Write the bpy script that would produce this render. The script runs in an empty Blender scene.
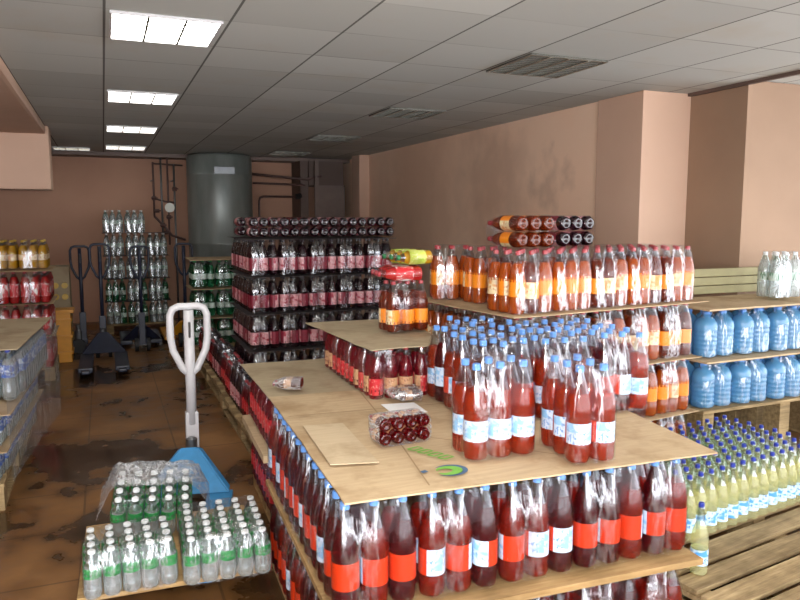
import bpy, bmesh, math, random
from mathutils import Vector, Matrix, noise
random.seed(7)
C = bpy.context.scene.collection
PI = math.pi

# ---------------------------------------------------------------- camera numbers
F, EYE, VP = 720.0, 1.75, (103.0, 217.0)
d = Vector((VP[0]-400, 300-VP[1], F)).normalized()
Zc = Vector((0, 1, 0)); Zc = (Zc - d*Zc.dot(d)).normalized()
# horizon is level in the picture: up is perpendicular to picture-x as well
Zc = Vector((0, d.z, -d.y)).normalized()
if Zc.y < 0: Zc = -Zc
Xc = d.cross(Zc)
if Xc.x < 0: Xc = -Xc
def cam_axis(i): return Vector((Xc[i], d[i], Zc[i]))
cam = bpy.data.objects.new('camera', bpy.data.cameras.new('camera'))
C.objects.link(cam)
R_, U_, W_ = cam_axis(0), cam_axis(1), cam_axis(2)
m = Matrix((R_, U_, -W_)).transposed().to_4x4(); m.translation = Vector((0, 0, EYE))
cam.matrix_world = m
cam.data.sensor_width = 36; cam.data.lens = 36*F/800
cam.data.clip_start = .05; cam.data.clip_end = 100
bpy.context.scene.camera = cam

# ---------------------------------------------------------------- materials
def lin(c): return tuple(((v/255)/12.92 if v/255 <= .04045 else ((v/255+.055)/1.055)**2.4) for v in c)
def nt(name):
    m = bpy.data.materials.new(name); m.use_nodes = True
    t = m.node_tree; t.nodes.clear()
    return m, t
def N(t, typ, **kw):
    n = t.nodes.new(typ)
    for k, v in kw.items():
        if k.startswith('_'): setattr(n, k[1:], v)
        else:
            n.inputs[k.replace('__', ' ')].default_value = v
    return n
def out(t, sh):
    o = t.nodes.new('ShaderNodeOutputMaterial'); t.links.new(sh, o.inputs['Surface']); return o
def ramp(t, fac, stops):
    r = t.nodes.new('ShaderNodeValToRGB'); t.links.new(fac, r.inputs[0])
    e = r.color_ramp.elements
    e[0].position, e[0].color = stops[0][0], (*stops[0][1], 1)
    e[1].position, e[1].color = stops[-1][0], (*stops[-1][1], 1)
    for p, c in stops[1:-1]:
        k = e.new(p); k.color = (*c, 1)
    return r.outputs[0]
def coords(t, kind='Object', scale=(1, 1, 1)):
    tc = t.nodes.new('ShaderNodeTexCoord'); mp = t.nodes.new('ShaderNodeMapping')
    mp.inputs['Scale'].default_value = scale
    t.links.new(tc.outputs[kind], mp.inputs['Vector']); return mp.outputs[0]
def noise_fac(t, vec, scale, detail=4, rough=.55):
    n = N(t, 'ShaderNodeTexNoise', Scale=scale, Detail=detail, Roughness=rough)
    t.links.new(vec, n.inputs['Vector']); return n.outputs['Fac']
def math_(t, op, a, b=None):
    n = t.nodes.new('ShaderNodeMath'); n.operation = op
    for i, v in enumerate((a, b)):
        if v is None: continue
        if isinstance(v, (int, float)): n.inputs[i].default_value = v
        else: t.links.new(v, n.inputs[i])
    return n.outputs[0]
def mixc(t, fac, a, b, mode='MIX'):
    n = t.nodes.new('ShaderNodeMix'); n.data_type = 'RGBA'; n.blend_type = mode
    for i, v in ((0, fac), (6, a), (7, b)):
        if isinstance(v, (int, float)): n.inputs[i].default_value = v
        elif isinstance(v, tuple): n.inputs[i].default_value = (*v, 1)
        else: t.links.new(v, n.inputs[i])
    return n.outputs[2]
def bsdf(t, col, rough=.5, spec=.5, metal=0, bump=None, bs=.3, bd=.01, coat=0):
    b = t.nodes.new('ShaderNodeBsdfPrincipled')
    if isinstance(col, tuple): b.inputs['Base Color'].default_value = (*col, 1)
    else: t.links.new(col, b.inputs['Base Color'])
    if isinstance(rough, (int, float)): b.inputs['Roughness'].default_value = rough
    else: t.links.new(rough, b.inputs['Roughness'])
    b.inputs['Specular IOR Level'].default_value = spec
    b.inputs['Metallic'].default_value = metal
    b.inputs['Coat Weight'].default_value = coat
    if bump is not None:
        bn = N(t, 'ShaderNodeBump', Strength=bs, Distance=bd); t.links.new(bump, bn.inputs['Height'])
        t.links.new(bn.outputs[0], b.inputs['Normal'])
    return b.outputs[0]
def plain(name, c, rough=.5, spec=.5, metal=0, nz=0, scale=8, coat=0):
    m, t = nt(name); c = lin(c)
    if nz:
        f = noise_fac(t, coords(t), scale)
        col = ramp(t, f, [(.3, tuple(v*(1-nz) for v in c)), (.7, tuple(min(1, v*(1+nz)) for v in c))])
    else: col = c
    out(t, bsdf(t, col, rough, spec, metal, coat=coat)); return m
def liquid(name, c, clear=.25, rough=.07):
    """a filled bottle wall: tinted see-through share plus coloured glossy body"""
    m, t = nt(name); c = lin(c)
    b = bsdf(t, c, rough, .5, coat=.6)
    b.node.inputs['Coat Roughness'].default_value = .17
    tr = N(t, 'ShaderNodeBsdfTransparent'); k = max(c); tr.inputs[0].default_value = (*[min(1, (v/k)**.8*.95) for v in c], 1)
    mx = N(t, 'ShaderNodeMixShader', Fac=clear); t.links.new(b, mx.inputs[1]); t.links.new(tr.outputs[0], mx.inputs[2])
    out(t, mx.outputs[0]); return m
def clearpl(name, c=(238, 240, 242), body=.035, rough=.10, soft=0):
    m, t = nt(name)
    tr = N(t, 'ShaderNodeBsdfTransparent'); tr.inputs[0].default_value = (*lin(c), 1)
    gl = N(t, 'ShaderNodeBsdfGlossy', Roughness=rough+.10); gl.inputs[0].default_value = (.95, .96, 1, 1); gl = gl.outputs[0]
    if soft:
        df = N(t, 'ShaderNodeBsdfDiffuse'); df.inputs[0].default_value = (.82, .85, .84, 1)
        ms = N(t, 'ShaderNodeMixShader', Fac=soft); t.links.new(gl, ms.inputs[1]); t.links.new(df.outputs[0], ms.inputs[2]); gl = ms.outputs[0]
    fr = N(t, 'ShaderNodeLayerWeight', Blend=.35)
    f = math_(t, 'ADD', math_(t, 'MULTIPLY', fr.outputs['Facing'], .30), body)
    mx = N(t, 'ShaderNodeMixShader'); t.links.new(f, mx.inputs[0]); t.links.new(tr.outputs[0], mx.inputs[1]); t.links.new(gl, mx.inputs[2])
    out(t, mx.outputs[0]); return m
def film(name, body=.008, streak=.30, scale=7, soft=.08):
    """crinkled stretch film"""
    m, t = nt(name)
    v = coords(t, 'Object', (1, 1, .22))
    n1 = noise_fac(t, v, scale, 5, .6)
    ridge = math_(t, 'SUBTRACT', 1.0, math_(t, 'MULTIPLY', math_(t, 'ABSOLUTE', math_(t, 'SUBTRACT', n1, .5)), 26))
    ridge = math_(t, 'MAXIMUM', ridge, 0)
    tr = N(t, 'ShaderNodeBsdfTransparent'); tr.inputs[0].default_value = (.93, .94, .95, 1)
    gg = N(t, 'ShaderNodeBsdfGlossy', Roughness=.16); gg.inputs[0].default_value = (.95, .96, 1, 1)
    bn = N(t, 'ShaderNodeBump', Strength=.8, Distance=.02); t.links.new(n1, bn.inputs['Height']); t.links.new(bn.outputs[0], gg.inputs['Normal'])
    dd = N(t, 'ShaderNodeBsdfDiffuse'); dd.inputs[0].default_value = (.8, .82, .84, 1)
    ms = N(t, 'ShaderNodeMixShader', Fac=soft); t.links.new(gg.outputs[0], ms.inputs[1]); t.links.new(dd.outputs[0], ms.inputs[2]); gl = ms.outputs[0]
    fr = N(t, 'ShaderNodeLayerWeight', Blend=.3)
    f = math_(t, 'ADD', math_(t, 'MULTIPLY', ridge, streak*.7), math_(t, 'ADD', math_(t, 'MULTIPLY', fr.outputs['Facing'], .06), body))
    mx = N(t, 'ShaderNodeMixShader'); t.links.new(f, mx.inputs[0]); t.links.new(tr.outputs[0], mx.inputs[1]); t.links.new(gl, mx.inputs[2])
    out(t, mx.outputs[0]); return m
def label_mat(name, base, ink, ink2=None, dens=.5):
    """printed paper: rows of small illegible lettering and a soft band, from the label's own UVs"""
    m, t = nt(name); base, ink = lin(base), lin(ink)
    v = coords(t, 'UV', (26, 7, 1)); f = noise_fac(t, v, 1.0, 2)
    v2 = coords(t, 'UV', (3.2, 2.2, 1)); f2 = noise_fac(t, v2, 1.5, 1)
    a = ramp(t, f, [(dens, base), (dens+.06, ink)])
    b = ramp(t, f2, [(.48, (1, 1, 1)), (.56, (0, 0, 0))])
    c = mixc(t, b, a, base)
    if ink2:
        f3 = noise_fac(t, coords(t, 'UV', (2.0, 1.2, 1)), 1.7, 1)
        k = ramp(t, f3, [(.52, (0, 0, 0)), (.58, (1, 1, 1))])
        c = mixc(t, k, c, lin(ink2))
    out(t, bsdf(t, c, .35, .5)); return m

M = {}
M['soda'] = liquid('dark_red_soda', (66, 9, 14), .42)
M['soda_bright'] = liquid('bright_red_soda', (116, 24, 10), .42)
M['soda_o'] = liquid('orange_red_soda', (140, 44, 14), .45)
M['cola'] = liquid('black_cherry_drink', (34, 12, 20), .12)
M['amber'] = liquid('amber_drink', (178, 84, 18), .42)
M['amber_dark'] = liquid('dark_amber_drink', (104, 40, 14), .38)
M['red'] = liquid('raspberry_drink', (112, 14, 26), .34)
M['lemon'] = liquid('pale_lemonade', (212, 210, 172), .68)
M['water'] = clearpl('water_in_bottle', (222, 228, 226), .30, soft=.6)  # whitish diffuse share stands in for film glare on the bottles
M['bluejug'] = liquid('blue_jug_plastic', (104, 164, 204), .35)
M['green'] = liquid('green_bottle_plastic', (24, 96, 60), .2)
M['yellow'] = liquid('yellow_drink', (190, 140, 30), .2)
M['redfar'] = liquid('red_drink', (170, 30, 30), .15)
M['clear'] = clearpl('clear_bottle_plastic')
M['clear2'] = clearpl('clear_bottle_plastic_greenish', (225, 235, 228), .14)
M['film'] = film('stretch_film')
M['film_thick'] = film('crumpled_film', .22, 1.0, 26, .5)
M['film_cloud'] = film('cloudy_pack_film', .05, .5, 14, .35)
M['cap_blue'] = plain('light_blue_cap', (96, 146, 214), .35)
M['cap_dblue'] = plain('dark_blue_cap', (36, 52, 150), .35)
M['cap_white'] = plain('white_cap', (244, 245, 244), .35)
M['cap_red'] = plain('red_cap', (168, 58, 64), .35)
M['cap_dark'] = plain('dark_cap', (40, 20, 28), .35)
M['cap_green'] = plain('green_cap', (40, 120, 70), .35)
M['cap_yellow'] = plain('yellow_cap', (210, 170, 60), .35)
M['lab_seen_through'] = plain('label_back_through_soda', (196, 50, 14), .35)  # white label back glowing through red soda, painted as orange-red
M['lab_white'] = label_mat('white_blue_label', (200, 214, 232), (110, 150, 205), (140, 186, 224))
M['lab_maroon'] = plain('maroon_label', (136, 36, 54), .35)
M['lab_pink'] = label_mat('pink_label', (226, 160, 164), (240, 222, 220), (176, 52, 72), .55)
M['lab_cream'] = label_mat('cream_label', (234, 214, 170), (170, 90, 40), (214, 150, 90))
M['lab_amber'] = plain('orange_label', (240, 140, 26), .4)
M['lab_red'] = label_mat('red_label', (200, 30, 44), (232, 190, 170), (214, 60, 60), .56)
M['lab_tan'] = label_mat('tan_label', (206, 160, 120), (130, 50, 30))
M['lab_lem'] = label_mat('blue_white_small_label', (196, 222, 240), (40, 90, 170), (80, 150, 215))
M['lab_green'] = label_mat('green_label', (44, 146, 74), (190, 220, 190), (30, 120, 60), .58)
M['lab_blue'] = label_mat('blue_label', (70, 100, 176), (220, 226, 236), (216, 224, 236), .50)
M['lab_whitegreen'] = label_mat('white_green_label', (200, 214, 204), (40, 110, 70))
M['lab_redw'] = label_mat('red_white_label', (196, 40, 46), (235, 225, 220), (230, 220, 214), .55)
M['lab_lime'] = label_mat('lime_label', (196, 206, 92), (236, 230, 190), (170, 190, 60), .55)
M['paper'] = plain('white_paper', (236, 236, 236), .6)
M['white_metal'] = plain('white_enamel', (188, 186, 188), .35, nz=.06)
M['blue_metal'] = plain('blue_enamel', (58, 140, 196), .4, nz=.12, scale=14)
M['navy_metal'] = plain('navy_enamel', (30, 36, 56), .4, nz=.2)
M['orange_metal'] = plain('orange_enamel', (214, 146, 28), .4, nz=.1)
M['black'] = plain('black_rubber', (26, 26, 28), .6)
M['steel'] = plain('dull_steel', (120, 122, 124), .35, metal=.8, nz=.12)
M['pipe'] = plain('dark_pipe', (84, 60, 56), .5, nz=.2)
M['gauge'] = plain('gauge_face', (210, 210, 200), .4)
M['louvre'] = plain('louvre_metal', (150, 148, 140), .22, metal=.85)
M['fixture_in'] = plain('fixture_inside', (60, 58, 52), .5)
M['trim'] = plain('trim_strip', (92, 74, 66), .6)
M['greyboard'] = plain('grey_door_paint', (118, 100, 92), .6, nz=.08)
M['green_plank'] = plain('greenish_plank', (150, 142, 104), .7, nz=.18, scale=5)
M['print_green'] = plain('green_print', (112, 168, 66), .7)
M['print_blue'] = plain('blue_print', (70, 96, 124), .7)
def mk_tank():
    m, t = nt('painted_tank_metal')
    f = noise_fac(t, coords(t, 'Object', (1, 1, .25)), 5, 5)
    c = ramp(t, f, [(.3, lin((112, 118, 114))), (.7, lin((134, 140, 136)))])
    out(t, bsdf(t, c, .35, .6, .25)); return m
M['tank'] = mk_tank()
def mk_card(name, a, b, c3):
    m, t = nt(name)
    v = coords(t, 'Object', (1, 9, 1)); f = noise_fac(t, v, 5, 6, .6)
    f2 = noise_fac(t, coords(t), 3.1, 5, .65)
    c = ramp(t, f, [(.3, lin(a)), (.7, lin(b))])
    s = ramp(t, f2, [(.48, (0, 0, 0)), (.66, (1, 1, 1))])
    c = mixc(t, math_(t, 'MULTIPLY', s, .75), c, lin(c3))
    out(t, bsdf(t, c, .75, .25, bump=f, bs=.25, bd=.004)); return m
M['card'] = mk_card('cardboard', (178, 154, 122), (194, 170, 136), (150, 122, 88))
M['card_light'] = mk_card('pale_cardboard', (188, 168, 138), (200, 180, 150), (164, 142, 112))
M['card_grey'] = mk_card('grey_cardboard', (160, 144, 118), (176, 160, 132), (136, 116, 92))
M['card_dark'] = mk_card('dark_liner', (60, 54, 56), (84, 76, 76), (46, 40, 42))
def mk_wood(name, a, b):
    m, t = nt(name)
    v = coords(t, 'Object', (1.2, 14, 14)); f = noise_fac(t, v, 3, 6, .65)
    f2 = noise_fac(t, coords(t), 3, 4)
    oi = t.nodes.new('ShaderNodeObjectInfo')
    c = ramp(t, f, [(.3, lin(a)), (.7, lin(b))])
    s = math_(t, 'ADD', .78, math_(t, 'MULTIPLY', oi.outputs['Random'], .36))
    c2 = mixc(t, 1.0, c, N(t, 'ShaderNodeRGB').outputs[0], 'MULTIPLY')
    cb = t.nodes.new('ShaderNodeCombineColor')
    for i in range(3): t.links.new(s, cb.inputs[i])
    c2 = mixc(t, 1.0, c, cb.outputs[0], 'MULTIPLY')
    st = ramp(t, f2, [(.35, (.6, .58, .55)), (.6, (1, 1, 1))])
    c2 = mixc(t, 1.0, c2, st, 'MULTIPLY')
    out(t, bsdf(t, c2, .8, .2, bump=f, bs=.35, bd=.004)); return m
M['wood'] = mk_wood('weathered_pallet_wood', (128, 106, 74), (190, 164, 122))
M['wood_light'] = mk_wood('pale_pallet_wood', (166, 130, 84), (206, 172, 122))
def mk_floor():
    m, t = nt('wet_brown_floor')
    v = coords(t); f = noise_fac(t, v, 1.0, 3, .5); f2 = noise_fac(t, v, 6, 4, .55)
    g = math_(t, 'ADD', math_(t, 'MULTIPLY', f, .75), math_(t, 'MULTIPLY', f2, .25))
    c = ramp(t, g, [(.38, lin((48, 33, 20))), (.455, lin((72, 49, 27))), (.50, lin((116, 80, 44))), (.64, lin((150, 108, 64)))])
    sep = t.nodes.new('ShaderNodeSeparateXYZ'); t.links.new(v, sep.inputs[0])
    def joint(o, p, off, w):
        a = math_(t, 'FRACT', math_(t, 'ADD', math_(t, 'DIVIDE', o, p), off)); return math_(t, 'LESS_THAN', a, w)
    j = math_(t, 'MAXIMUM', joint(sep.outputs[0], .62, .3, .02), joint(sep.outputs[1], .62, .1, .02))
    c = mixc(t, math_(t, 'MULTIPLY', j, .55), c, lin((52, 34, 22)))
    r = ramp(t, g, [(.42, (.16, .16, .16)), (.56, (.5, .5, .5))])
    out(t, bsdf(t, c, r, .4, bump=f2, bs=.12, bd=.01)); return m
M['floor'] = mk_floor()
def mk_ceil():
    m, t = nt('ceiling_tiles')
    v = coords(t); sep = t.nodes.new('ShaderNodeSeparateXYZ'); t.links.new(v, sep.inputs[0])
    u = math_(t, 'DIVIDE', math_(t, 'SUBTRACT', sep.outputs[0], .05), .62)
    w = math_(t, 'DIVIDE', math_(t, 'SUBTRACT', sep.outputs[1], 4.0), .6125)
    fu, fw = math_(t, 'FRACT', math_(t, 'ADD', u, 50)), math_(t, 'FRACT', math_(t, 'ADD', w, 50))
    def edge(f, wd): return math_(t, 'GREATER_THAN', math_(t, 'ABSOLUTE', math_(t, 'SUBTRACT', f, .5)), .5-wd)
    cb = t.nodes.new('ShaderNodeCombineXYZ')
    t.links.new(math_(t, 'FLOOR', u), cb.inputs[0]); t.links.new(math_(t, 'FLOOR', w), cb.inputs[1])
    wn = t.nodes.new('ShaderNodeTexWhiteNoise'); t.links.new(cb.outputs[0], wn.inputs['Vector'])
    col = ramp(t, wn.outputs['Value'], [(0, lin((182, 184, 180))), (1, lin((200, 202, 198)))])
    st = noise_fac(t, v, 1.4, 6, .6)
    col = mixc(t, math_(t, 'MULTIPLY', ramp(t, st, [(.55, (0, 0, 0)), (.75, (1, 1, 1))]), .35), col, lin((186, 172, 148)))
    lu = noise_fac(t, v, .9, 2)
    eu = math_(t, 'MULTIPLY', edge(fu, .011), .8)
    ew = math_(t, 'MULTIPLY', math_(t, 'MULTIPLY', edge(fw, .010), ramp(t, lu, [(.4, (.15, .15, .15)), (.62, (.75, .75, .75))])), .7)
    col = mixc(t, math_(t, 'MAXIMUM', eu, ew), col, lin((58, 54, 50)))
    out(t, bsdf(t, col, .8, .2)); return m
M['ceiling'] = mk_ceil()
def mk_wall(name, a, b, stain=None):
    m, t = nt(name); v = coords(t)
    f = noise_fac(t, v, .9, 5, .55); c = ramp(t, f, [(.3, lin(a)), (.7, lin(b))])
    if stain:
        for (cx, cy, cz, rad, col, amt) in stain:
            mp = t.nodes.new('ShaderNodeVectorMath'); mp.operation = 'DISTANCE'
            nz = N(t, 'ShaderNodeTexNoise', Scale=3.0, Detail=6.0); t.links.new(v, nz.inputs['Vector'])
            ad = t.nodes.new('ShaderNodeVectorMath'); ad.operation = 'MULTIPLY_ADD'
            t.links.new(nz.outputs['Color'], ad.inputs[0]); ad.inputs[1].default_value = (1.4, 1.4, 1.4); t.links.new(v, ad.inputs[2])
            t.links.new(ad.outputs[0], mp.inputs[0]); mp.inputs[1].default_value = (cx+.7, cy+.7, cz+.7)
            k = ramp(t, math_(t, 'DIVIDE', mp.outputs['Value'], rad), [(.3, (amt,)*3), (1, (0, 0, 0))])
            c = mixc(t, k, c, lin(col))
    out(t, bsdf(t, c, .75, .25, bump=noise_fac(t, v, 30, 3), bs=.08, bd=.003)); return m
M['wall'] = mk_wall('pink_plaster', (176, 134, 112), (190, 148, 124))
M['wall_r'] = mk_wall('pink_plaster_right_lit', (244, 206, 178), (246, 214, 188),  # base colour raised to stand in for light reaching this wall
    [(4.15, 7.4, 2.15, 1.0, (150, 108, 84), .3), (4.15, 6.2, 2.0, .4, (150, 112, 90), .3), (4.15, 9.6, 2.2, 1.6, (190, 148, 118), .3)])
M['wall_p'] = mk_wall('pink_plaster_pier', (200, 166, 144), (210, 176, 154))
M['wall_n'] = mk_wall('pink_plaster_near_dimmed', (140, 114, 94), (158, 130, 108))  # same plaster, darkened in the colour for the dimmer light here

# ---------------------------------------------------------------- mesh helpers
def new_bm(): return bmesh.new()
def to_mesh(name, bm, mats, smooth=False):
    me = bpy.data.meshes.new(name); bmesh.ops.recalc_face_normals(bm, faces=bm.faces)
    bm.to_mesh(me); bm.free()
    for m in (mats if isinstance(mats, (list, tuple)) else [mats]): me.materials.append(m)
    if smooth:
        for p in me.polygons: p.use_smooth = True
    return me
def link(name, me, parent=None, loc=(0, 0, 0), rot=(0, 0, 0)):
    o = bpy.data.objects.new(name, me); C.objects.link(o)
    if parent: o.parent = parent
    o.location = loc; o.rotation_euler = rot
    return o
def tag(o, label, cat, group=None, kind=None):
    if label: o['label'] = label
    if cat: o['category'] = cat
    if group: o['group'] = group
    if kind: o['kind'] = kind
    return o
def empty(name, label, cat, loc=(0, 0, 0), rot=(0, 0, 0), group=None):
    o = bpy.data.objects.new(name, None); C.objects.link(o); o.empty_display_size = .1
    o.location = loc; o.rotation_euler = rot
    return tag(o, label, cat, group)
def box(bm, x0, x1, y0, y1, z0, z1, mat=0, bev=0, M4=None):
    vs = [bm.verts.new((x, y, z)) for z in (z0, z1) for y in (y0, y1) for x in (x0, x1)]
    fs = []
    for q in ((0, 2, 3, 1), (4, 5, 7, 6), (0, 1, 5, 4), (2, 6, 7, 3), (0, 4, 6, 2), (1, 3, 7, 5)):
        f = bm.faces.new([vs[i] for i in q]); f.material_index = mat; fs.append(f)
    if M4: bmesh.ops.transform(bm, matrix=M4, verts=vs)
    if bev:
        es = {e for f in fs for e in f.edges}
        bmesh.ops.bevel(bm, geom=list(es), offset=bev, segments=2, affect='EDGES', profile=.7)
def tube(bm, pts, r, seg=8, mat=0, cap=True):
    pts = [Vector(p) for p in pts]; rings = []
    rr = r if isinstance(r, (list, tuple)) else [r]*len(pts)
    prev = None
    for i, p in enumerate(pts):
        if i == 0: t = pts[1]-p
        elif i == len(pts)-1: t = p-pts[i-1]
        else: t = (pts[i+1]-p).normalized()+(p-pts[i-1]).normalized()
        t.normalize()
        a = prev - t*prev.dot(t) if prev is not None else (Vector((0, 0, 1)).cross(t) if abs(t.z) < .9 else Vector((1, 0, 0)).cross(t))
        a.normalize(); prev = a; b = t.cross(a)
        rings.append([bm.verts.new(p+(a*math.cos(2*PI*k/seg)+b*math.sin(2*PI*k/seg))*rr[i]) for k in range(seg)])
    for i in range(len(rings)-1):
        for k in range(seg):
            f = bm.faces.new((rings[i][k], rings[i][(k+1) % seg], rings[i+1][(k+1) % seg], rings[i+1][k])); f.material_index = mat
    if cap:
        for rg in (rings[0], rings[-1]):
            f = bm.faces.new(rg); f.material_index = mat
def lathe(bm, prof, seg, matf=None, lobes=0, cx=0, cy=0, capb=True, capt=True, uv=None):
    rings = []
    for (r, z) in prof:
        ring = []
        for k in range(seg):
            a = 2*PI*k/seg; q = r
            if lobes and z < lobes: q = r*(1-.10*(.5+.5*math.cos(5*a)))
            ring.append(bm.verts.new((cx+q*math.cos(a), cy+q*math.sin(a), z)))
        rings.append(ring)
    for i in range(len(rings)-1):
        for k in range(seg):
            f = bm.faces.new((rings[i][k], rings[i][(k+1) % seg], rings[i+1][(k+1) % seg], rings[i+1][k]))
            if matf: f.material_index = matf((prof[i][1]+prof[i+1][1])/2, 2*PI*(k+.5)/seg)
            if uv:
                z0, z1 = prof[0][1], prof[-1][1]
                for lp, (uu, vv) in zip(f.loops, ((k, i), (k+1, i), (k+1, i+1), (k, i+1))):
                    lp[uv].uv = (uu/seg, (prof[vv][1]-z0)/(z1-z0))
    if capb: bm.faces.new(rings[0])
    if capt:
        f = bm.faces.new(rings[-1])
        if matf: f.material_index = matf(prof[-1][1], 0)

# ---------------------------------------------------------------- bottles
PROF = [(.06, .03), (.34, .026), (.60, 0), (.88, .012), (1, .05), (1, .20), (.965, .215), (.965, .50), (1, .52), (.99, .56), (.93, .63), (.79, .71), (.60, .79), (.44, .86), (.31, .92), (.31, .945)]
SLIM = [(.80, 0), (.97, .01), (1, .03), (1, .50), (.95, .57), (.72, .66), (.50, .74), (.42, .80), (.38, .92), (.38, .945)]
class Kind: pass
K = {}
def kind(key, h, r, liq, cap, label, back=None, lz=(.24, .50), fill=.84, seg=14, prof=PROF, clear='clear', arc=1.4, lod=0, capr=.33):
    k = Kind(); k.h, k.r, k.lod = h, r, lod
    bm = new_bm(); ms = [M[liq], M[clear]]
    k.nolab = False
    lodlab = lod and label
    if lod:      # far bottles: the label and cap colours are faces of the one bottle mesh
        ms += [M[label], M[cap]]
        pr = [(.9, 0), (1, .04), (1, lz[0]), (1, lz[1]), (.97, .64), (.6, .82), (.33, .92), (.33, .93), (.36, .931), (.36, 1)]
        bm_p = [(a*r, b*h) for a, b in pr]
        def mf(z, a):
            z /= h
            if z > .93: return 3
            if lz[0] < z < lz[1]: return 2
            return 0 if z < fill else 1
        uvl = bm.loops.layers.uv.new('uv')
        lathe(bm, bm_p, seg, mf, uv=uvl)
    else:
        fz = [(a, b) for a, b in prof]
        # a ring exactly at the filling height
        for i in range(len(fz)-1):
            if fz[i][1] < fill < fz[i+1][1]:
                q = (fill-fz[i][1])/(fz[i+1][1]-fz[i][1]); fz.insert(i+1, (fz[i][0]+(fz[i+1][0]-fz[i][0])*q, fill)); break
        lathe(bm, [(a*r, b*h) for a, b in fz], seg, lambda z, a: 0 if z < fill*h else 1, lobes=.06*h if prof is PROF else 0)
    k.body = to_mesh('bottle', bm, ms, True)
    if not lod:
        bm = new_bm(); cr = capr*r
        lathe(bm, [(cr, .935*h), (cr, .99*h), (cr*.85, h)], 10)
        k.cap = to_mesh('cap', bm, M[cap], False)
        bm = new_bm(); uvl = bm.loops.layers.uv.new('uv')
        rl = r*(.985 if prof is PROF else 1.012)
        ls = 20
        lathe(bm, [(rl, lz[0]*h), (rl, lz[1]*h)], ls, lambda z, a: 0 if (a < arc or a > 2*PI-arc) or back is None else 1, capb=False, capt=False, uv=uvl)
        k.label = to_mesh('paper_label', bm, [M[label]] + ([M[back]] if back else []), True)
    K[key] = k; return k
kind('soda', .370, .0480, 'soda', 'cap_blue', 'lab_white', 'lab_seen_through', (.22, .47), .78, 16)
kind('soda_b', .370, .0480, 'soda_bright', 'cap_blue', 'lab_white', 'lab_seen_through', (.22, .47), .74, 16)
kind('soda_w', .360, .0480, 'soda_o', 'cap_blue', 'lab_white', 'lab_seen_through', (.20, .42), .72, 16, arc=2.5)
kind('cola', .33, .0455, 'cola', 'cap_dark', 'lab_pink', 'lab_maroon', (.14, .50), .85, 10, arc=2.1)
kind('amber', .345, .0465, 'amber', 'cap_red', 'lab_cream', 'lab_amber', (.28, .55), .80, 14)
kind('amber_d', .345, .0465, 'amber_dark', 'cap_red', 'lab_cream', 'lab_amber', (.24, .50), .80, 14)
kind('red', .30, .0440, 'red', 'cap_red', 'lab_red', None, (.24, .56), .82, 12)
kind('red_s', .26, .0380, 'red', 'cap_red', 'lab_tan', 'lab_red', (.10, .42), .82, 12)
kind('amber_s', .28, .0420, 'amber_dark', 'cap_red', 'lab_cream', 'lab_amber', (.16, .44), .78, 12)
kind('lemon', .33, .0380, 'lemon', 'cap_dblue', 'lab_lem', None, (.14, .36), .70, 14, SLIM, 'clear2')
kind('water', .208, .0380, 'water', 'cap_white', 'lab_green', None, (.44, .66), .70, 12, PROF, 'clear2', capr=.44)
kind('mineral', .32, .0450, 'water', 'cap_dblue', 'lab_blue', None, (.45, .70), .8, 12)
kind('mineral_s', .20, .0320, 'water', 'cap_dblue', 'lab_blue', None, (.40, .72), .8, 10)
kind('cherry_s', .15, .0265, 'soda', 'cap_red', 'lab_tan', None, (.35, .6), .85, 12)
kind('redfar', .33, .0455, 'redfar', 'cap_red', 'lab_redw', None, (.2, .6), .8, 10, lod=1)
kind('yellowfar', .30, .0455, 'yellow', 'cap_yellow', 'lab_cream', None, (.3, .5), .8, 10, lod=1)
kind('greenfar', .33, .0455, 'green', 'cap_green', 'lab_whitegreen', None, (.3, .5), .85, 10, lod=1)
kind('clearfar', .33, .0455, 'water', 'cap_white', 'lab_whitegreen', None, (.38, .55), .85, 10, clear='clear2', lod=1)
kind('redsmall', .24, .04, 'redfar', 'cap_red', 'lab_redw', None, (.2, .6), .8, 12, lod=1)
kind('limefar', .20, .04, 'yellow', 'cap_green', 'lab_lime', None, (.2, .7), .85, 10, clear='clear2', lod=1)

def jug_kind():
    bm = new_bm(); h, r = .31, .078
    pr = [(.85, 0), (1, .03), (1, .12)]
    for i in range(5):
        z = .14+i*.1; pr += [(.95, z), (1, z+.03), (1, z+.07)]
    pr += [(1, .68), (.92, .76), (.7, .84), (.35, .90), (.28, .93), (.28, .95)]
    lathe(bm, [(a*r, b*h) for a, b in pr], 18)
    k = Kind(); k.h, k.r, k.lod = h, r, 0; k.nolab = True
    k.body = to_mesh('jug', bm, [M['bluejug']], True)
    bm = new_bm(); lathe(bm, [(.024, .935*h), (.024, .99*h), (.02, h)], 10); k.cap = to_mesh('cap', bm, M['cap_blue'])
    bm = new_bm()
    tube(bm, [(-.03, 0, .90*h), (-.045, 0, .98*h), (0, 0, 1.06*h), (.045, 0, .98*h), (.03, 0, .90*h)], .004, 6)
    k.label = to_mesh('handle', bm, M['cap_blue']); K['jug'] = k
jug_kind()
def put_bottle(k, parent, x, y, rz, z=0, name='bottle'):
    b = link(name, k.body, parent, (x, y, z), (0, 0, rz))
    if not k.lod:
        link('cap', k.cap, b)
        link('handle' if k.nolab else 'paper_label', k.label, b)
    return b
_wraps = {}
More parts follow.
